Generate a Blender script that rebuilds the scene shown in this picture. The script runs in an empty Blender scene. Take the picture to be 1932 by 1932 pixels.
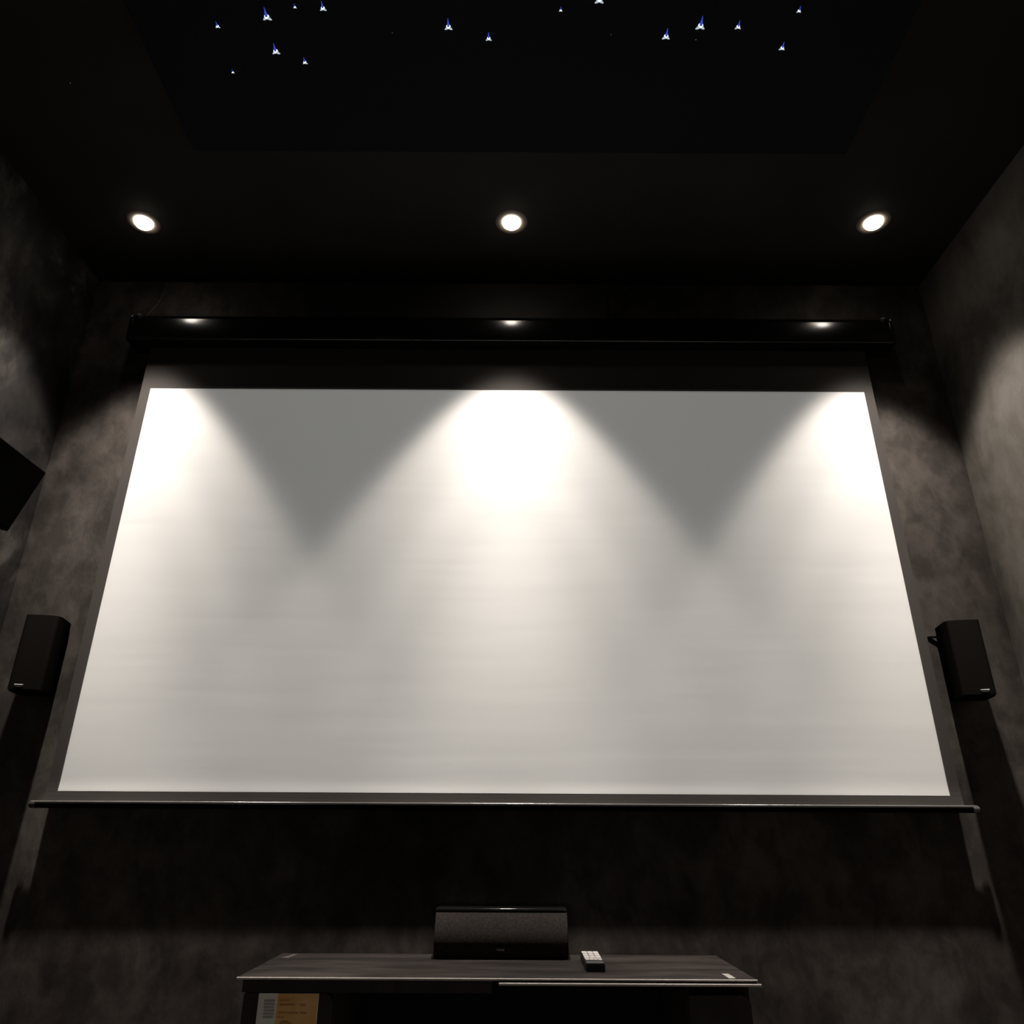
import bpy, bmesh, math, random
from mathutils import Vector, Matrix

# ------------------------------------------------------------------ camera, light, exposure
SC = bpy.context.scene
COL = SC.collection
Z0 = 1.30                       # all heights below are measured from the lower edge of the white picture area, 1.30 m up

cam_d = bpy.data.cameras.new('camera')
cam = bpy.data.objects.new('camera', cam_d); COL.objects.link(cam)
cam_d.sensor_width = 36.0
cam_d.lens = 36.0 * 1410.0 / 1932.0
cam_d.clip_start = 0.02
P, YW, RL = 0.40647048728888674, 8.6e-05, -0.005391256282049609
RM = (Matrix.Rotation(YW, 3, 'Z') @ Matrix.Rotation(P, 3, 'X') @ Matrix.Rotation(RL, 3, 'Y'))
cx, cy_, cz_ = RM.col[0].copy(), RM.col[1].copy(), RM.col[2].copy()
M = Matrix(((cx.x, cz_.x, -cy_.x), (cx.y, cz_.y, -cy_.y), (cx.z, cz_.z, -cy_.z))).to_4x4()
M.translation = Vector((0.0181, -2.1475, -0.0994 + Z0))
cam.matrix_world = M
SC.camera = cam

WORLD_STRENGTH = 0.045           # dim neutral light of the open rear of the room
LAMP_POWER = 1.0
DOME_STRENGTH = 9.0
PROJECTOR_POWER = 112.0
w = bpy.data.worlds.new('world'); SC.world = w
w.use_nodes = True
w.node_tree.nodes['Background'].inputs[0].default_value = (0.97, 1.0, 0.97, 1)
w.node_tree.nodes['Background'].inputs[1].default_value = WORLD_STRENGTH

SC.view_settings.view_transform = 'Standard'
SC.view_settings.look = 'None'
SC.view_settings.gamma = 1.0
SC.view_settings.use_curve_mapping = False
SC.view_settings.exposure = 0.0

# lamp beam: candela by angle from straight down
PROFILE = [(0, 3.4), (4, 3.6), (6, 3.6), (7.8, 4.2), (9, 5.4), (11, 5.2), (14, 4.0), (17, 2.9), (20, 2.5), (24, 1.75), (28, 1.35), (30.5, 1.0),
           (32, 0.6), (33.5, 0.22), (35.5, 0.04), (38, 0.01), (60, 0.006), (89, 0.0), (90, 0.0)]
BEAM_W = 5.8
ies = bpy.data.texts.new('downlight_beam')
ies.from_string('IESNA:LM-63-2002\n[TEST] beam\nTILT=NONE\n1 1000 1 %d 1 1 2 0 0 0\n1 1 10\n%s\n0\n%s\n' % (
    len(PROFILE), ' '.join(str(a) for a, b in PROFILE), ' '.join('%.3f' % (b * 100) for a, b in PROFILE)))

# ------------------------------------------------------------------ materials
def mat(name, col, rough=0.6, metal=0.0, spec=0.5, emit=None, es=0.0):
    m = bpy.data.materials.new(name); m.use_nodes = True
    b = m.node_tree.nodes['Principled BSDF']
    b.inputs['Base Color'].default_value = (*col, 1)
    b.inputs['Roughness'].default_value = rough
    b.inputs['Metallic'].default_value = metal
    b.inputs['Specular IOR Level'].default_value = spec
    if emit:
        b.inputs['Emission Color'].default_value = (*emit, 1)
        b.inputs['Emission Strength'].default_value = es
    return m

def noisy(m, c1, c2, scale=(1, 1, 1), nscale=4.0, detail=8, rough=0.6, lo=0.35, hi=0.65, bump=0.0, bscale=12.0, bdist=0.01, distort=0.0, bvec=None):
    nt = m.node_tree; N = nt.nodes; L = nt.links
    b = N['Principled BSDF']
    tc = N.new('ShaderNodeTexCoord'); mp = N.new('ShaderNodeMapping')
    mp.inputs['Scale'].default_value = scale
    L.new(tc.outputs['Object'], mp.inputs['Vector'])
    n = N.new('ShaderNodeTexNoise'); n.inputs['Scale'].default_value = nscale
    n.inputs['Detail'].default_value = detail; n.inputs['Roughness'].default_value = rough
    n.inputs['Distortion'].default_value = distort
    L.new(mp.outputs[0], n.inputs['Vector'])
    r = N.new('ShaderNodeValToRGB')
    r.color_ramp.elements[0].position = lo; r.color_ramp.elements[0].color = (*c1, 1)
    r.color_ramp.elements[1].position = hi; r.color_ramp.elements[1].color = (*c2, 1)
    L.new(n.outputs['Fac'], r.inputs['Fac']); L.new(r.outputs['Color'], b.inputs['Base Color'])
    if bump:
        n2 = N.new('ShaderNodeTexNoise'); n2.inputs['Scale'].default_value = bscale
        n2.inputs['Detail'].default_value = 6
        if bvec:
            mp2 = N.new('ShaderNodeMapping'); mp2.inputs['Scale'].default_value = bvec
            L.new(tc.outputs['Object'], mp2.inputs['Vector']); L.new(mp2.outputs[0], n2.inputs['Vector'])
        else:
            L.new(mp.outputs[0], n2.inputs['Vector'])
        bp = N.new('ShaderNodeBump'); bp.inputs['Strength'].default_value = bump; bp.inputs['Distance'].default_value = bdist
        L.new(n2.outputs['Fac'], bp.inputs['Height']); L.new(bp.outputs['Normal'], b.inputs['Normal'])
    return m

def plaster(name, dark, mid, light, bump=0.35, fine=1.0, fscale=16.0):
    # trowelled dark plaster: broad clouds, fine mottling and scattered pale trowel scrapes
    m = mat(name, mid, 0.62, spec=0.25)
    nt = m.node_tree; N = nt.nodes; L = nt.links; b = N['Principled BSDF']
    tc = N.new('ShaderNodeTexCoord')
    def noise(scale, detail, dist, vec=(1, 1, 1), rough=0.6):
        mp = N.new('ShaderNodeMapping'); mp.inputs['Scale'].default_value = vec
        L.new(tc.outputs['Object'], mp.inputs['Vector'])
        n = N.new('ShaderNodeTexNoise'); n.inputs['Scale'].default_value = scale
        n.inputs['Detail'].default_value = detail; n.inputs['Distortion'].default_value = dist
        n.inputs['Roughness'].default_value = rough
        L.new(mp.outputs[0], n.inputs['Vector']); return n
    n1 = noise(3.2, 9, 0.5, (1, 1, 0.75), 0.65)
    n2 = noise(fscale, 9, 0.3, (1, 1, 0.7), 0.6)
    r1 = N.new('ShaderNodeValToRGB'); e = r1.color_ramp.elements
    e[0].position = 0.38; e[0].color = (*dark, 1); e[1].position = 0.62; e[1].color = (*light, 1)
    x = e.new(0.5); x.color = (*mid, 1)
    L.new(n1.outputs['Fac'], r1.inputs['Fac'])
    r2 = N.new('ShaderNodeValToRGB'); f = r2.color_ramp.elements
    f[0].position = 0.38; f[0].color = (1 - 0.5 * fine, 1 - 0.52 * fine, 1 - 0.54 * fine, 1); f[1].position = 0.62; f[1].color = (1 + 0.35 * fine, 1 + 0.35 * fine, 1 + 0.35 * fine, 1)
    L.new(n2.outputs['Fac'], r2.inputs['Fac'])
    mx = N.new('ShaderNodeMix'); mx.data_type = 'RGBA'; mx.blend_type = 'MULTIPLY'; mx.inputs[0].default_value = 1.0
    L.new(r1.outputs['Color'], mx.inputs[6]); L.new(r2.outputs['Color'], mx.inputs[7])
    L.new(mx.outputs[2], b.inputs['Base Color'])
    n3 = noise(7.0, 6, 0.15, (1, 1, 0.6), 0.5)
    bp = N.new('ShaderNodeBump'); bp.inputs['Strength'].default_value = bump; bp.inputs['Distance'].default_value = 0.02
    L.new(n3.outputs['Fac'], bp.inputs['Height']); L.new(bp.outputs['Normal'], b.inputs['Normal'])
    return m

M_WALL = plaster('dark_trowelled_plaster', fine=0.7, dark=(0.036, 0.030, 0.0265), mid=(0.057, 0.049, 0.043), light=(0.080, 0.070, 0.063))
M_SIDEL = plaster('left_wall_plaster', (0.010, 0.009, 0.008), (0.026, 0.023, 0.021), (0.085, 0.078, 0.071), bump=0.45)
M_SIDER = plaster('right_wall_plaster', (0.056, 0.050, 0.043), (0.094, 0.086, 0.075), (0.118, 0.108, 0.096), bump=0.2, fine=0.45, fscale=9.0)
M_CEIL = noisy(mat('black_ceiling_paint', (0.02, 0.018, 0.016), 0.8, spec=0.2), (0.010, 0.009, 0.008), (0.016, 0.014, 0.0125), nscale=3)
M_STARPANEL = mat('black_star_panel', (0.008, 0.009, 0.011), 0.9, spec=0.1)
M_FLOOR = noisy(mat('grey_carpet', (0.05, 0.045, 0.042), 0.95, spec=0.1), (0.34, 0.31, 0.28), (0.44, 0.41, 0.37), nscale=60, bump=0.4, bscale=200)
M_BOARD = noisy(mat('dark_board', (0.03, 0.026, 0.023), 0.7), (0.024, 0.021, 0.018), (0.036, 0.031, 0.028), nscale=8)
M_WHITE = mat('matt_white_screen_cloth', (0.80, 0.795, 0.78), 0.95, spec=0.15)
nt = M_WHITE.node_tree
tc = nt.nodes.new('ShaderNodeTexCoord'); mp = nt.nodes.new('ShaderNodeMapping'); mp.inputs['Scale'].default_value = (0.9, 1, 9.0)
n = nt.nodes.new('ShaderNodeTexNoise'); n.inputs['Scale'].default_value = 1.6; n.inputs['Detail'].default_value = 2.5; n.inputs['Roughness'].default_value = 0.45
bp = nt.nodes.new('ShaderNodeBump'); bp.inputs['Strength'].default_value = 1.0; bp.inputs['Distance'].default_value = 0.0009
nt.links.new(tc.outputs['Object'], mp.inputs['Vector']); nt.links.new(mp.outputs[0], n.inputs['Vector'])
nt.links.new(n.outputs['Fac'], bp.inputs['Height']); nt.links.new(bp.outputs['Normal'], nt.nodes['Principled BSDF'].inputs['Normal'])
M_BORDER = mat('black_screen_border_cloth', (0.066, 0.060, 0.056), 0.9, spec=0.15)
M_CASE = mat('satin_black_metal', (0.005, 0.005, 0.005), 0.17, spec=0.9)
M_BAR = mat('bar_lit_tone', (0.13, 0.126, 0.122), 0.22, spec=0.9)
M_CAP = mat('bar_end_cap', (0.05, 0.035, 0.028), 0.5)
M_CLIP = mat('clip_glint', (0.8, 0.8, 0.8), 0.3)  # near-white colour stands for the glint on the metal clips
M_STEEL = mat('bare_steel', (0.35, 0.35, 0.35), 0.35, metal=0.9)
M_CLOTH = noisy(mat('speaker_grille_cloth', (0.05, 0.043, 0.04), 0.95, spec=0.1), (0.022, 0.0185, 0.017), (0.038, 0.032, 0.0292), nscale=220, detail=2)
M_SPK = mat('matt_black_cabinet', (0.006, 0.0055, 0.005), 0.9, spec=0.0)
M_SPKG = mat('dark_grey_grille', (0.011, 0.0095, 0.0085), 0.95, spec=0.02)
M_GLOSS = mat('gloss_black_lacquer', (0.01, 0.01, 0.01), 0.10, spec=1.0)
M_BADGE = mat('grey_badge', (0.62, 0.61, 0.60), 0.4, metal=0.3)
M_WOOD = noisy(mat('dark_stained_wood', (0.05, 0.04, 0.035), 0.5, spec=0.4), (0.008, 0.0064, 0.0056), (0.034, 0.0270, 0.0238), scale=(1, 4, 4), nscale=5, detail=10, bump=0.1, bscale=30, bdist=0.002)
M_WOODD = noisy(mat('dark_cabinet_front', (0.03, 0.022, 0.02), 0.55, spec=0.3), (0.022, 0.017, 0.016), (0.036, 0.028, 0.025), scale=(4, 4, 1), nscale=6)
M_REMOTE = mat('black_remote_plastic', (0.012, 0.011, 0.010), 0.45, spec=0.3)
M_KEYS = mat('white_remote_keys', (0.55, 0.53, 0.51), 0.5)
M_KEYG = mat('grey_remote_strip', (0.07, 0.068, 0.066), 0.5)
M_EDGE = mat('edge_highlight', (0.26, 0.24, 0.22), 0.4)  # pale colour imitates the highlight along the board edges
M_PAPER = mat('white_paper', (0.85, 0.85, 0.82), 0.7)
M_ORANGE = noisy(mat('orange_print', (0.5, 0.28, 0.1), 0.6), (0.80, 0.42, 0.12), (0.9, 0.6, 0.27), nscale=14, detail=3)
M_INK = mat('brown_ink', (0.60, 0.31, 0.10), 0.7)
M_INKG = mat('grey_ink', (0.44, 0.42, 0.42), 0.7)
M_TEAL = mat('teal_print', (0.2, 0.33, 0.34), 0.6)
M_PALE = mat('pale_print', (0.75, 0.88, 0.78), 0.6)
M_OCHRE = mat('ochre_print', (0.52, 0.3, 0.09), 0.6)
M_BULB = mat('warm_lamp_glass', (0.9, 0.9, 0.9), 0.4, emit=(1.0, 0.86, 0.70), es=DOME_STRENGTH)
M_TRIM = mat('lamp_halo_ring', (0.15, 0.125, 0.105), 0.6)
M_STAR = mat('star_fibre_glow', (0.9, 0.9, 1), 0.3, emit=(0.80, 0.92, 1.0), es=7.0)
M_STARB = mat('star_coma_blue', (0.1, 0.1, 0.5), 0.3, emit=(0.05, 0.12, 0.9), es=0.5)
M_STARL = mat('star_coma_pale', (0.5, 0.6, 0.7), 0.3, emit=(0.7, 0.85, 0.95), es=0.55)
M_STARDIM = mat('faint_star_fibre', (0.5, 0.5, 0.5), 0.3, emit=(0.8, 0.9, 1.0), es=0.5)
M_WIRE = mat('grey_cable', (0.22, 0.21, 0.20), 0.4)

# ------------------------------------------------------------------ helpers
def link(o, parent=None):
    COL.objects.link(o)
    if parent: o.parent = parent
    return o

def obj(name, bm, m, parent=None, smooth=False, angle=None):
    me = bpy.data.meshes.new(name)
    bmesh.ops.recalc_face_normals(bm, faces=bm.faces)
    bm.to_mesh(me); bm.free()
    me.materials.append(m)
    if smooth:
        for p in me.polygons: p.use_smooth = True
        if angle is not None:
            me.set_sharp_from_angle(angle=math.radians(angle))
    return link(bpy.data.objects.new(name, me), parent)

def tag(o, label=None, cat=None, group=None, kind=None):
    if label: o['label'] = label
    if cat: o['category'] = cat
    if group: o['group'] = group
    if kind: o['kind'] = kind
    return o

def thing(name, label, cat, loc, rot=(0, 0, 0), group=None):
    o = bpy.data.objects.new(name, None); COL.objects.link(o)
    o.empty_display_size = 0.05
    o.location = (loc[0], loc[1], loc[2] + Z0); o.rotation_euler = rot
    return tag(o, label, cat, group)

def place(o, loc):
    o.location = (loc[0], loc[1], loc[2] + Z0); return o

def box(bm, x0, x1, y0, y1, z0, z1, bev=0.0, seg=2):
    vs = [bm.verts.new((x, y, z)) for x in (x0, x1) for y in (y0, y1) for z in (z0, z1)]
    idx = [(0, 1, 3, 2), (4, 6, 7, 5), (0, 4, 5, 1), (2, 3, 7, 6), (0, 2, 6, 4), (1, 5, 7, 3)]
    fs = [bm.faces.new([vs[i] for i in f]) for f in idx]
    if bev:
        es = list({e for f in fs for e in f.edges})
        bmesh.ops.bevel(bm, geom=es, offset=bev, segments=seg, affect='EDGES', profile=0.5)
    return bm

def BX(*a, **k):
    return box(bmesh.new(), *a, **k)

def prism(bm, pts, axis, a, b):
    # closed outline pts (2-D) extruded along axis from a to b
    def P3(p, t):
        if axis == 0: return (t, p[0], p[1])
        if axis == 1: return (p[0], t, p[1])
        return (p[0], p[1], t)
    A = [bm.verts.new(P3(p, a)) for p in pts]; B = [bm.verts.new(P3(p, b)) for p in pts]
    k = len(pts)
    bm.faces.new(A); bm.faces.new(B[::-1])
    for i in range(k): bm.faces.new((A[i], A[(i + 1) % k], B[(i + 1) % k], B[i]))
    return bm

def rrect(x0, x1, y0, y1, r, seg=6, rs=None):
    rs = rs or (r, r, r, r)
    out = []
    for (cx0, cy0, a0, rr) in ((x1 - rs[0], y1 - rs[0], 0, rs[0]), (x0 + rs[1], y1 - rs[1], 90, rs[1]), (x0 + rs[2], y0 + rs[2], 180, rs[2]), (x1 - rs[3], y0 + rs[3], 270, rs[3])):
        for i in range(seg + 1):
            a = math.radians(a0 + 90 * i / seg)
            out.append((cx0 + rr * math.cos(a), cy0 + rr * math.sin(a)))
    return out

def lathe(bm, prof, seg=32, c=(0, 0, 0)):
    rings = []
    for r, z in prof:
        if r < 1e-6: rings.append([bm.verts.new((c[0], c[1], c[2] + z))])
        else: rings.append([bm.verts.new((c[0] + r * math.cos(2 * math.pi * i / seg), c[1] + r * math.sin(2 * math.pi * i / seg), c[2] + z)) for i in range(seg)])
    for A, B in zip(rings, rings[1:]):
        for i in range(seg):
            j = (i + 1) % seg
            if len(A) == 1 and len(B) == 1: continue
            if len(A) == 1: bm.faces.new((A[0], B[i], B[j]))
            elif len(B) == 1: bm.faces.new((A[i], B[0], A[j]))
            else: bm.faces.new((A[i], B[i], B[j], A[j]))
    return bm

def tube(bm, pts, r, seg=8):
    pts = [Vector(p) for p in pts]; rings = []
    for i, p in enumerate(pts):
        d = (pts[min(i + 1, len(pts) - 1)] - pts[max(i - 1, 0)]).normalized()
        u = d.cross(Vector((0, 0, 1)))
        if u.length < 1e-3: u = d.cross(Vector((0, 1, 0)))
        u.normalize(); v = d.cross(u)
        rr = r[i] if isinstance(r, (list, tuple)) else r
        rings.append([bm.verts.new(p + u * rr * math.cos(2 * math.pi * k / seg) + v * rr * math.sin(2 * math.pi * k / seg)) for k in range(seg)])
    for A, B in zip(rings, rings[1:]):
        for k in range(seg): bm.faces.new((A[k], A[(k + 1) % seg], B[(k + 1) % seg], B[k]))
    bm.faces.new(rings[0][::-1]); bm.faces.new(rings[-1])
    return bm

# ------------------------------------------------------------------ setting
XL, XR, YW_, ZC = -1.498, 1.502, 0.036, 1.750
YR = -4.6
T = 0.12
def struct(name, bm, m, parent=None):
    o = obj(name, bm, m, parent)
    if parent is None: o['kind'] = 'structure'
    return o
struct('floor', BX(XL - T, XR + T, YR, YW_ + T, -0.1, 0.0), M_FLOOR)
struct('ceiling', BX(XL - T, XR + T, YR, YW_ + T, ZC + Z0, ZC + Z0 + 0.1), M_CEIL)
struct('wall_front', BX(XL - T, XR + T, YW_, YW_ + T, 0.0, ZC + Z0), M_WALL)
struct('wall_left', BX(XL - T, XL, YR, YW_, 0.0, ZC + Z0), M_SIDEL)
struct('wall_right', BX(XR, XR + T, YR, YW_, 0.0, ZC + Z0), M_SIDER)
struct('trim_1', BX(-0.72, 0.355, YW_ - 0.008, YW_, 1.50 + Z0, 1.742 + Z0), M_BOARD)

# ------------------------------------------------------------------ star ceiling panel
PZ = 1.722
t = BX(-0.915, 0.985, -2.05, -0.560, PZ + Z0, ZC + Z0, bev=0.003, seg=1)
tag(obj('ceiling_panel', t, M_STARPANEL), 'large flat black star panel fixed below the ceiling, dotted with light points', 'ceiling panel')

# ------------------------------------------------------------------ projection screen
scr = thing('projection_screen', 'pull-down projection screen with white picture area, black border and black roller case', 'screen', (0, 0, 0))
WX0, WX1, ZT = -1.200, 1.200, 1.2705
FX0, FX1 = -1.232, 1.231
FT = 1.470
def fy(z):
    # hangs straight, with the last few centimetres curling slightly forward to the bottom bar
    return -0.0022 * max(0.0, (0.034 - z) / 0.034) ** 2
def sheet(x0, x1, z0, z1, nz, yo, th):
    bm = bmesh.new(); R = []
    for i in range(nz + 1):
        z = z0 + (z1 - z0) * i / nz; y = fy(z) + yo
        R.append([bm.verts.new((x0, y, z)), bm.verts.new((x1, y, z)), bm.verts.new((x1, y + th, z)), bm.verts.new((x0, y + th, z))])
    for A, B in zip(R, R[1:]):
        for k in range(4): bm.faces.new((A[k], A[(k + 1) % 4], B[(k + 1) % 4], B[k]))
    bm.faces.new(R[0][::-1]); bm.faces.new(R[-1])
    return bm
brd = obj('border_cloth', sheet(FX0, FX1, -0.028, FT, 120, 0.0, 0.0008), M_BORDER, scr)
brd['label'] = 'black border cloth with deep top drop'
wh = obj('picture_area', sheet(WX0, WX1, 0.0, ZT, 110, -0.0005, 0.0005), M_WHITE, scr, smooth=True, angle=40)
wh['label'] = 'white picture area'

# case: rounded housing
CY0, CY1, CZ0, CZ1 = -0.052, 0.034, 1.4350, 1.5420
def case_outline(g):
    return [(CY1 + g, CZ1 + g), (-0.034, CZ1 + g), (-0.0365, CZ1 - 0.0006 + g), (-0.0395, CZ1 - 0.0036 + g), (-0.0500 - g, 1.5215 + g * 0.5), (-0.0520 - g, 1.5185), (-0.0525 - g, 1.5150),
            (-0.0525 - g, 1.4385), (-0.0518 - g, 1.4362 - g), (-0.0495, CZ0 - g), (CY1 + g, CZ0 - g)]
bm = prism(bmesh.new(), case_outline(0.0), 0, -1.285, 1.308)
case = obj('roller_case', bm, M_CASE, scr, smooth=True, angle=22)
for s, x in ((-1, -1.285), (1, 1.308)):
    pr = case_outline(0.002)
    cap = obj('end_cap', prism(bmesh.new(), pr, 0, x, x + s * 0.009), M_CASE, scr, smooth=True, angle=25)
    bm = BX(x + s * 0.009, x + s * 0.012, CY0 + 0.006, CY0 + 0.012, CZ1 - 0.028, CZ1 - 0.004, bev=0.001, seg=1)
    box(bm, x - s * 0.010 - 0.006, x - s * 0.010 + 0.006, CY0 + 0.010, CY0 + 0.022, CZ1 + 0.002, CZ1 + 0.0045, bev=0.0008, seg=1)
    obj('clip', bm, M_CLIP, scr)
    # wall bracket behind the case
    bm = BX(x - s * 0.07 - 0.02, x - s * 0.07 + 0.02, CY1 - 0.002, YW_ , CZ0 + 0.01, CZ1 - 0.012, bev=0.001, seg=1)
    obj('wall_bracket', bm, M_CASE, scr)
# bottom bar
BZ = -0.033
bm = bmesh.new()
tube(bm, [(-1.262, -0.001, BZ - 0.003), (1.264, -0.001, BZ - 0.003)], 0.0068, 20)
obj('bottom_bar', bm, M_SPK, scr, smooth=True, angle=60)
bm = tube(bmesh.new(), [(-1.262, -0.0060, BZ + 0.0055), (1.264, -0.0060, BZ + 0.0055)], 0.0036, 16)  # lit upper line of the bar, made as a lighter strip
obj('bar_lit_strip', bm, M_BAR, scr, smooth=True, angle=60)['label'] = 'pale strip painting the lit top of the bar'
for s, x in ((-1, -1.262), (1, 1.264)):
    bm = bmesh.new()
    tube(bm, [(x - s * 0.012, -0.002, BZ), (x + s * 0.001, -0.002, BZ), (x + s * 0.005, -0.002, BZ)], [0.0092, 0.0092, 0.007], 16)
    obj('bar_end_cap', bm, M_CAP if s < 0 else M_BAR, scr, smooth=True, angle=50)
scr.location.z = Z0

# cable rising from the left end of the case to the ceiling
pts = [(-1.292, 0.020, 1.505), (-1.300, 0.026, 1.535), (-1.296, 0.030, 1.575), (-1.282, 0.033, 1.615), (-1.262, 0.0335, 1.650), (-1.250, 0.0340, 1.700), (-1.250, 0.034, 1.75)]
bm = tube(bmesh.new(), [Vector(p) + Vector((0, 0, Z0)) for p in pts], 0.0014, 8)
tag(obj('power_cable', bm, M_WIRE, smooth=True), 'thin grey cable curving up from the left end of the black roller case', 'cable')

# ------------------------------------------------------------------ projector (hangs behind the camera, lights the picture area grey)
PJ = Vector((0.0, -3.60, 1.30))
pj = thing('projector', 'black video projector hanging from the ceiling at the rear of the room', 'projector', PJ)
A = 0.16
kx0, kx1, kz0, kz1 = [(v - c) * A / 3.60 for v, c in ((WX0 - 0.002, 0.0), (WX1 + 0.002, 0.0), (-0.002, 1.30), (ZT + 0.002, 1.30))]
bm = BX(-0.17, 0.17, -0.20, -0.19, -0.08, 0.08)
for a_ in ((-0.17, -0.16, -0.19, A, -0.08, 0.08), (0.16, 0.17, -0.19, A, -0.08, 0.08), (-0.16, 0.16, -0.19, A, 0.07, 0.08), (-0.16, 0.16, -0.19, A, -0.08, -0.07)):
    box(bm, *a_)
obj('housing', bm, M_SPK, pj)
bm = BX(-0.17, kx0, A - 0.004, A, -0.08, 0.08)
box(bm, kx1, 0.17, A - 0.004, A, -0.08, 0.08)
box(bm, kx0, kx1, A - 0.004, A, -0.08, kz0); box(bm, kx0, kx1, A - 0.004, A, kz1, 0.08)
obj('lens_aperture', bm, M_SPK, pj)
obj('ceiling_mount', BX(-0.025, 0.025, -0.05, 0.0, 0.08, ZC - 1.30, bev=0.002), M_CASE, pj)
pl = bpy.data.lights.new('projector_lamp', 'SPOT'); pl.energy = PROJECTOR_POWER; pl.color = (0.985, 1.0, 0.985)
pl.shadow_soft_size = 0.0004; pl.spot_size = math.radians(58); pl.spot_blend = 0.0
po = bpy.data.objects.new('projector_lamp', pl); COL.objects.link(po); po.parent = pj
po.rotation_euler = (math.radians(80), 0, 0)

# ------------------------------------------------------------------ ceiling downlights
def copy_tree(o, parent=None):
    c = o.copy(); COL.objects.link(c)
    if parent: c.parent = parent
    for ch in list(o.children): copy_tree(ch, c)
    return c
def downlight():
    r = thing('downlight', '', 'ceiling light', (0, 0, ZC))
    ring = [(0.0325, -0.0002), (0.0325, -0.0015), (0.036, -0.0028), (0.041, -0.0031), (0.047, -0.0024), (0.051, -0.0010), (0.0525, -0.0002)]
    obj('halo_trim_ring', lathe(bmesh.new(), ring, 40), M_TRIM, r, smooth=True, angle=50)  # trim ring, colour and convex shape imitate the halo round the lamp
    dome = [(0.0, -0.0200), (0.009, -0.0193), (0.017, -0.0172), (0.024, -0.0134), (0.029, -0.0080), (0.0315, -0.0010), (0.0315, 0.0)]
    obj('lens', lathe(bmesh.new(), dome, 40), M_BULB, r, smooth=True)
    ld = bpy.data.lights.new('beam', 'POINT')
    ld.energy = BEAM_W; ld.color = (1.0, 0.905, 0.82); ld.shadow_soft_size = 0.020
    ld.use_nodes = True
    nt = ld.node_tree
    em = nt.nodes['Emission']
    ie = nt.nodes.new('ShaderNodeTexIES'); ie.mode = 'INTERNAL'; ie.ies = ies
    ie.inputs['Strength'].default_value = LAMP_POWER
    nt.links.new(ie.outputs['Fac'], em.inputs['Strength'])
    lo = bpy.data.objects.new('beam', ld); COL.objects.link(lo); lo.parent = r
    lo.location = (0, 0, -0.041)
    return r
dl = downlight()
spots = [(-1.204, -0.256, 'left downlight of the row, near the left wall, glowing warm white'),
         (0.011, -0.265, 'middle downlight of the row, above the centre of the screen, glowing warm white'),
         (1.199, -0.273, 'right downlight of the row, near the right wall, glowing warm white')]
for i, (x, y, lb) in enumerate(spots):
    o = dl if i == 0 else copy_tree(dl)
    o.location = (x, y, ZC + Z0)
    tag(o, lb, 'ceiling light', 'recessed downlights in front of the screen')

# ------------------------------------------------------------------ star points
def star_proto(s):
    r = bpy.data.objects.new('star_light', None); COL.objects.link(r); r.empty_display_size = 0.01
    a = 0.00135 * s
    prof = [(0.0, -1.0 * a), (0.5 * a, -0.87 * a), (0.87 * a, -0.5 * a), (a, 0.0)]
    bm = lathe(bmesh.new(), prof, 14)
    obj('fibre_tip', bm, M_STAR if s > 1 else M_STARDIM, r, smooth=True)
    if s > 1:  # lens coma of the star, shaped as glowing lobes and a blue tail
        for q in (-1, 1):
            bm = tube(bmesh.new(), [(0.3 * a * q, 0.2 * a, -0.35 * a), (1.2 * a * q, 1.0 * a, -0.25 * a), (1.9 * a * q, 1.5 * a, -0.15 * a)], [0.75 * a, 0.5 * a, 0.15 * a], 8)
            obj('coma_lobe', bm, M_STARL, r, smooth=True)
        bm = tube(bmesh.new(), [(0, -0.3 * a, -0.35 * a), (0, -1.9 * a, -0.25 * a), (0, -4.2 * a, -0.05 * a)], [0.8 * a, 0.45 * a, 0.08 * a], 8)
        obj('coma_tail', bm, M_STARB, r, smooth=True)
    return r
STARS = [
    (-0.7130, -0.9302, 2.2, 'mid-sized star point, leftmost of the upper row'),
    (-0.5846, -0.9542, 4.0, 'large bright star point above left of the panel, beside two upper ones'),
    (-0.5102, -0.9774, 1.5, 'small star point between two larger ones at the top left'),
    (-0.4433, -0.9753, 3.0, 'bright star point at the top, right end of the left cluster'),
    (-0.5879, -0.8672, 3.7, 'large star point in the lower part of the left cluster'),
    (-0.5213, -0.8377, 2.4, 'medium star point, lowest right of the left cluster'),
    (-0.7166, -0.8089, 1.5, 'small star point, lowest and furthest toward the left corner'),
    (-0.2851, -0.9153, 0.6, 'barely visible star point between the left cluster and the middle pair'),
    (-0.1447, -0.9319, 3.6, 'bright star point, left one of the middle pair'),
    (-0.0465, -0.9031, 2.8, 'bright star point, right one of the middle pair'),
    (0.2191, -0.9986, 4.0, 'bright star point cut by the top edge of the photo'),
    (0.1288, -0.9732, 1.6, 'small star point right of the middle pair, near the top edge'),
    (0.2573, -0.9142, 0.6, 'barely visible star point left of the right cluster'),
    (0.3945, -0.9109, 3.6, 'bright star point, left end of the right cluster'),
    (0.4737, -0.9378, 4.2, 'largest star point of the right cluster'),
    (0.4702, -0.9019, 0.6, 'barely visible star point just under the largest one on the right'),
    (0.5665, -0.9357, 2.8, 'medium star point right of the largest one in the right cluster'),
    (0.6921, -0.8826, 2.8, 'medium star point, lowest of the right cluster'),
    (0.7020, -0.9750, 2.1, 'medium star point, top right corner of the right cluster'),
]
for x, y, s, lb in STARS:
    o = star_proto(s); o.location = (x, y, PZ + Z0)
    tag(o, lb, 'star light', 'fibre-optic star points on the ceiling panel')
o = star_proto(0.6); o.location = (-1.177, -0.754, ZC + Z0)
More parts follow.
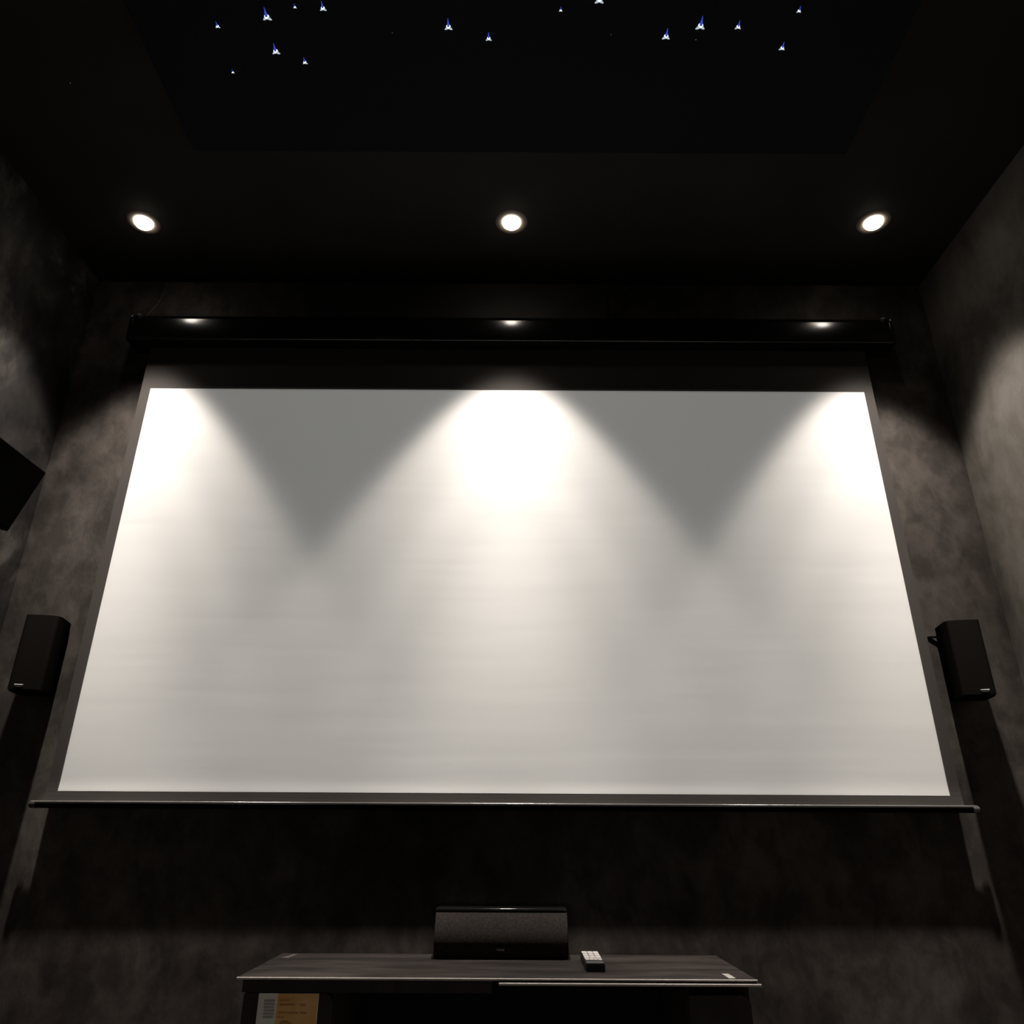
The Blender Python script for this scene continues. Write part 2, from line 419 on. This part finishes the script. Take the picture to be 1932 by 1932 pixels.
tag(o, 'lone faint star point outside the panel, near the left wall', 'star light', 'fibre-optic star points on the ceiling panel')

# ------------------------------------------------------------------ front satellite speakers
def satellite():
    r = thing('wall_speaker', '', 'speaker', (0, 0, 0))
    W, D, H = 0.094, 0.105, 0.214
    body = [(-W / 2 + 0.004, 0.0), (-W / 2, -0.01), (-W / 2, -D + 0.030), (-W / 2 + 0.006, -D + 0.014), (W / 2 - 0.006, -D + 0.014), (W / 2, -D + 0.030), (W / 2, -0.01), (W / 2 - 0.004, 0.0)]
    bm = prism(bmesh.new(), body, 2, 0.0, H)
    bmesh.ops.bevel(bm, geom=[e for e in bm.edges if abs(e.verts[0].co.z - e.verts[1].co.z) < 1e-5], offset=0.003, segments=2, affect='EDGES')
    obj('cabinet', bm, M_SPK, r, smooth=True, angle=35)
    g = []
    for i in range(13):
        a = math.pi * i / 12
        g.append((-(W / 2 - 0.005) * math.copysign(abs(math.cos(a)) ** 0.45, math.cos(a)), -D + 0.0142 - 0.0142 * math.sin(a) ** 0.6))
    bm = prism(bmesh.new(), g, 2, 0.003, H - 0.003)
    obj('grille', bm, M_SPKG, r, smooth=True, angle=40)
    return r
def bracket(r, s):
    # flat steel arm from the rear of the cabinet to a small wall plate
    bm = BX(-0.012, 0.012, -0.001, 0.0085, 0.150, 0.198, bev=0.001, seg=1)
    if s > 0: box(bm, -0.070, -0.010, -0.004, 0.000, 0.185, 0.191, bev=0.001, seg=1)
    obj('wall_bracket', bm, M_SPK, r)
def badge(r, x):
    bm = BX(x - 0.011, x + 0.011, -0.1072, -0.1045, 0.0125, 0.0160, bev=0.0004, seg=1)
    box(bm, x - 0.009, x + 0.009, -0.1066, -0.1045, 0.0085, 0.0100, bev=0.0003, seg=1)
    o = obj('badge', bm, M_BADGE, r); o['label'] = 'small pale badge'
sl = satellite(); bracket(sl, -1); badge(sl, -0.012)
sl.location = (-1.336, 0.024, 0.254 + Z0); sl.rotation_euler = (0, 0, math.radians(11))
tag(sl, 'slim black speaker on the wall left of the screen', 'speaker', 'slim wall speakers beside the screen')
sr = satellite(); bracket(sr, 1); badge(sr, 0.012)
sr.location = (1.322, 0.024, 0.254 + Z0); sr.rotation_euler = (0, 0, math.radians(-11))
tag(sr, 'slim black speaker on the wall right of the screen', 'speaker', 'slim wall speakers beside the screen')

# surround speaker high on the left wall, tilted down into the room
su = thing('surround_speaker', 'black box speaker angled down high on the left wall, cut by the photo edge', 'speaker', (0, 0, 0))
y0, y1 = -0.62, -0.318
outl = [(-1.250, 0.797), (-1.308, 0.624), (-1.405, 0.650), (-1.352, 0.812)]
bm = prism(bmesh.new(), outl, 1, y0, y1)
bmesh.ops.bevel(bm, geom=list(bm.edges), offset=0.002, segments=1, affect='EDGES')
obj('cabinet', bm, M_SPK, su)
d = Vector((-0.058, 0, -0.173)).normalized(); nrm = Vector((0.173, 0, -0.058)).normalized()
a = Vector((-1.250, 0, 0.797)) + d * 0.008; b = a + d * 0.166
g = [(a.x, a.z), (b.x, b.z), (b.x + nrm.x * 0.004, b.z + nrm.z * 0.004), (a.x + nrm.x * 0.004, a.z + nrm.z * 0.004)]
obj('grille', prism(bmesh.new(), g, 1, y0 + 0.008, y1 - 0.008), M_SPK, su)
bm = BX(-1.412, -1.385, -0.50, -0.44, 0.70, 0.76)
box(bm, XL, -1.395, -0.49, -0.45, 0.715, 0.745)
box(bm, XL, XL + 0.006, -0.51, -0.43, 0.68, 0.78)
obj('wall_bracket', bm, M_CASE, su)
bm = BX(-1.2846, -1.2806, -0.515, -0.500, 0.705, 0.709)
o = obj('badge', bm, M_BADGE, su)

# ------------------------------------------------------------------ low cabinet / shelf under the screen
SZ = -0.380
cab = thing('media_cabinet', 'dark wooden media cabinet with a thin top, standing under the screen', 'cabinet', (0, 0, -Z0))
def C(z): return z + Z0
bm = bmesh.new()
prism(bm, [(-0.557, -0.308), (0.541, -0.308), (0.541, 0.034), (-0.557, 0.034)], 2, C(SZ - 0.0055), C(SZ))
bmesh.ops.bevel(bm, geom=list(bm.edges), offset=0.0012, segments=2, affect='EDGES')
obj('top_board', bm, M_WOOD, cab)
obj('highlight_strip', tube(bmesh.new(), [(-0.5572, -0.3085, C(SZ - 0.0022)), (0.5412, -0.3085, C(SZ - 0.0022))], 0.0024, 12), M_EDGE, cab, smooth=True, angle=60)['label'] = 'pale strip painting the front edge highlight'
bm = BX(-0.004, 0.5465, -0.3135, 0.030, C(SZ - 0.0125), C(SZ - 0.0068), bev=0.0012)
obj('extension_board', bm, M_WOOD, cab)
obj('highlight_strip', tube(bmesh.new(), [(-0.0042, -0.3150, C(SZ - 0.0095)), (0.5467, -0.3150, C(SZ - 0.0095))], 0.0026, 12), M_EDGE, cab, smooth=True, angle=60)['label'] = 'pale strip painting the front edge highlight'
bm = BX(-0.548, -0.02, -0.294, 0.028, C(SZ - 0.030), C(SZ - 0.0056))
obj('apron', bm, M_WOODD, cab)
for x0, x1, nm in ((-0.546, -0.352, 'left'), (0.395, 0.530, 'right')):
    bm = BX(x0, x1, -0.275, 0.028, 0.0, C(SZ - 0.030) if nm == 'left' else C(SZ - 0.0126), bev=0.001, seg=1)
    obj('side_cabinet', bm, M_WOODD, cab)
    bm = bmesh.new()
    prism(bm, rrect(x0 + 0.002, x1 - 0.002, 0.06, C(SZ - 0.031) - 0.001, 0.012, 6, rs=(0.02, 0.004, 0.004, 0.004)), 1, -0.290, -0.2752)
    dr = obj('door', bm, M_WOODD, cab)
bm = BX(-0.352, 0.395, 0.010, 0.028, 0.0, C(SZ - 0.030))
obj('back_panel', bm, M_STARPANEL, cab)
bm = BX(-0.352, 0.395, -0.26, 0.010, 0.10, 0.125)
obj('lower_shelf', bm, M_WOODD, cab)

# marks on the top: pale scuffs are built as thin flakes of tape
bm = BX(0.4840, 0.4985, -0.300, -0.262, SZ + Z0, SZ + Z0 + 0.0012, bev=0.0004, seg=1)
box(bm, 0.4815, 0.4965, -0.262, -0.250, SZ + Z0 , SZ + Z0 + 0.0022, bev=0.0004, seg=1)
tag(obj('tape_scrap', bm, mat('pale_tape', (0.34, 0.33, 0.31), 0.5)), 'small pale scrap of tape on the front right corner of the cabinet top', 'tape scrap')
bm = bmesh.new()
prism(bm, [(-0.538, -0.050), (-0.520, -0.050), (-0.512, 0.010), (-0.522, 0.010)], 2, SZ + Z0, SZ + Z0 + 0.001)
tag(obj('paper_scrap', bm, mat('faded_scrap', (0.08, 0.07, 0.065), 0.7)), 'tiny faded scrap near the back left corner of the cabinet top', 'paper scrap')

# leaflet on the left cabinet door
lf = thing('leaflet', 'orange and white printed leaflet stuck upright on the left cabinet door', 'leaflet', (-0.448, -0.2905, -0.520))
lf.rotation_euler = (0, 0, 0)
LW, LH, LT = 0.0635, 0.108, 0.0012
def lq(name, pts, m, d0, d1):
    # pts in leaflet plane (x, z); front faces -y
    return obj(name, prism(bmesh.new(), pts, 1, -d1, -d0), m, lf)
lq('sheet', [(-LW, -LH), (LW, -LH), (LW, LH), (-LW, LH)], M_PAPER, 0.0, LT)
lq('cover_print', [(-LW + 0.040, 0.040), (LW - 0.002, 0.028), (LW - 0.001, LH - 0.001), (-LW + 0.041, LH - 0.0005)], M_ORANGE, LT, LT + 0.0003)
lq('pale_print', [(-LW + 0.022, 0.040), (-LW + 0.040, 0.040), (-LW + 0.040, 0.064), (-LW + 0.022, 0.064)], M_PALE, LT, LT + 0.0003)
rnd = random.Random(4)
bm = bmesh.new()
for k in range(6):
    z = LH - 0.012 - k * 0.0058
    box(bm, -LW + 0.013, -LW + 0.036 - rnd.random() * 0.004, -LT - 0.0004, -LT, z - 0.0034, z)
o = obj('text_block', bm, M_INKG, lf)
bm = bmesh.new()
for k, (zz, xs) in enumerate(((0.011, ((0.045, 0.066),)), (0.0195, ((0.046, 0.078), (0.088, 0.100))), (0.0335, ((0.045, 0.060), (0.062, 0.086), (0.09, 0.104))), (0.041, ((0.043, 0.058),)))):
    for (p, q_) in xs:
        box(bm, -LW + p, -LW + q_, -LT - 0.0006, -LT - 0.0003, LH - zz - 0.0030, LH - zz)
obj('title_text', bm, M_INK, lf)
def disc(r, cx_, cz__, n=28):
    return [(cx_ + r * math.cos(2 * math.pi * i / n), cz__ + r * math.sin(2 * math.pi * i / n)) for i in range(n)]
lq('round_picture', disc(0.034, 0.000, 0.022), M_TEAL, LT + 0.0003, LT + 0.0006)
lq('round_picture_middle', disc(0.018, -0.002, 0.0405, 24), M_OCHRE, LT + 0.0006, LT + 0.0009)

# ------------------------------------------------------------------ centre speaker on the cabinet
cs = thing('center_speaker', 'wide dark grey cloth-fronted speaker standing in the middle of the cabinet top', 'speaker', (-0.003, -0.052, SZ))
HW, HH = 0.164, 0.103
# curved cloth front: side outline (y, z), bulging forward below mid height
fr = []
for i in range(17):
    t_ = i / 16
    z = 0.004 + (HH - 0.006) * t_
    y = -0.012 + 0.030 * (abs(t_ - 0.36) / 0.64) ** 2.0 * (1.0 if t_ > 0.36 else 1.3)
    fr.append((y, z))
body = [(0.010, 0.0)] + [(y + 0.006, z) for y, z in fr] + [(0.030, HH), (0.082, HH), (0.086, HH - 0.004), (0.086, 0.004), (0.082, 0.0)]
bm = prism(bmesh.new(), body, 0, -HW, HW)
obj('cabinet', bm, M_SPK, cs, smooth=True, angle=30)
gr = fr + [(y + 0.005, z) for y, z in fr[::-1]]
bm = prism(bmesh.new(), gr, 0, -HW + 0.001, HW - 0.001)
obj('grille', bm, M_CLOTH, cs, smooth=True, angle=40)
bm = BX(-HW, HW, 0.0155, 0.084, HH - 0.001, HH + 0.0060, bev=0.0034, seg=6)
obj('top_plate', bm, M_GLOSS, cs, smooth=True, angle=60)['label'] = 'glossy black top plate'
# maker's mark: tiny pale letters
bm = bmesh.new()
yb = -0.0095
def stroke(x0, z0, x1, z1, w_=0.0006):
    dx, dz = x1 - x0, z1 - z0; L_ = math.hypot(dx, dz); nx, nz = -dz / L_ * w_, dx / L_ * w_
    prism(bm, [(x0 + nx, z0 + nz), (x1 + nx, z1 + nz), (x1 - nx, z1 - nz), (x0 - nx, z0 - nz)], 1, yb, yb + 0.003)
X = -0.0115; Z = 0.0195; h_ = 0.0042
stroke(X, Z + h_, X + 0.004, Z + h_); stroke(X + 0.002, Z, X + 0.002, Z + h_)
X += 0.0055; stroke(X, Z, X, Z + h_); stroke(X, Z + h_, X + 0.004, Z + 0.001); stroke(X, Z + 0.001, X + 0.004, Z + 0.001)
X += 0.0055; stroke(X, Z, X + 0.0015, Z + h_); stroke(X + 0.003, Z, X + 0.0015, Z + h_)
X += 0.0045; stroke(X, Z, X + 0.003, Z); stroke(X, Z + h_, X + 0.003, Z + h_); stroke(X, Z, X, Z + h_); stroke(X + 0.003, Z, X + 0.003, Z + h_)
obj('badge', bm, M_BADGE, cs)['label'] = 'tiny pale maker mark'
for x in (-0.13, 0.13):
    obj('foot', BX(x - 0.015, x + 0.015, 0.012, 0.075, -0.0003, 0.0), M_REMOTE, cs)

# ------------------------------------------------------------------ remote control
rc = thing('remote_control', 'black remote control with white keys lying on the cabinet top right of the speaker', 'remote control', (0.209, -0.228, SZ))
rc.rotation_euler = (0, 0, math.radians(-1.0))
bm = prism(bmesh.new(), rrect(-0.0215, 0.0215, 0.0, 0.190, 0.005, 4), 2, 0.0, 0.0165)
bmesh.ops.bevel(bm, geom=[e for e in bm.edges if abs(e.verts[0].co.z - e.verts[1].co.z) < 1e-5], offset=0.0018, segments=2, affect='EDGES')
obj('body', bm, M_REMOTE, rc, smooth=True, angle=40)
bm = BX(-0.0195, 0.0195, 0.004, 0.036, 0.0163, 0.0169)
obj('faceplate', bm, M_KEYG, rc)
for i in range(4):
    x = -0.0145 + i * 0.0097
    bm = prism(bmesh.new(), rrect(x - 0.0040, x + 0.0040, 0.042, 0.056, 0.002, 3), 2, 0.0163, 0.0182)
    obj('key', bm, M_KEYS, rc)
bm = prism(bmesh.new(), rrect(-0.0195, 0.0195, 0.061, 0.074, 0.003, 3), 2, 0.0163, 0.0182)
obj('key', bm, M_KEYS, rc)
for j, (ya, yb_) in enumerate(((0.077, 0.106), (0.110, 0.138), (0.142, 0.176))):
    for i in range(3):
        x = -0.0135 + i * 0.0135
        bm = prism(bmesh.new(), rrect(x - 0.0060, x + 0.0060, ya, yb_, 0.003, 3), 2, 0.0163, 0.0184)
        obj('key', bm, M_KEYS, rc)
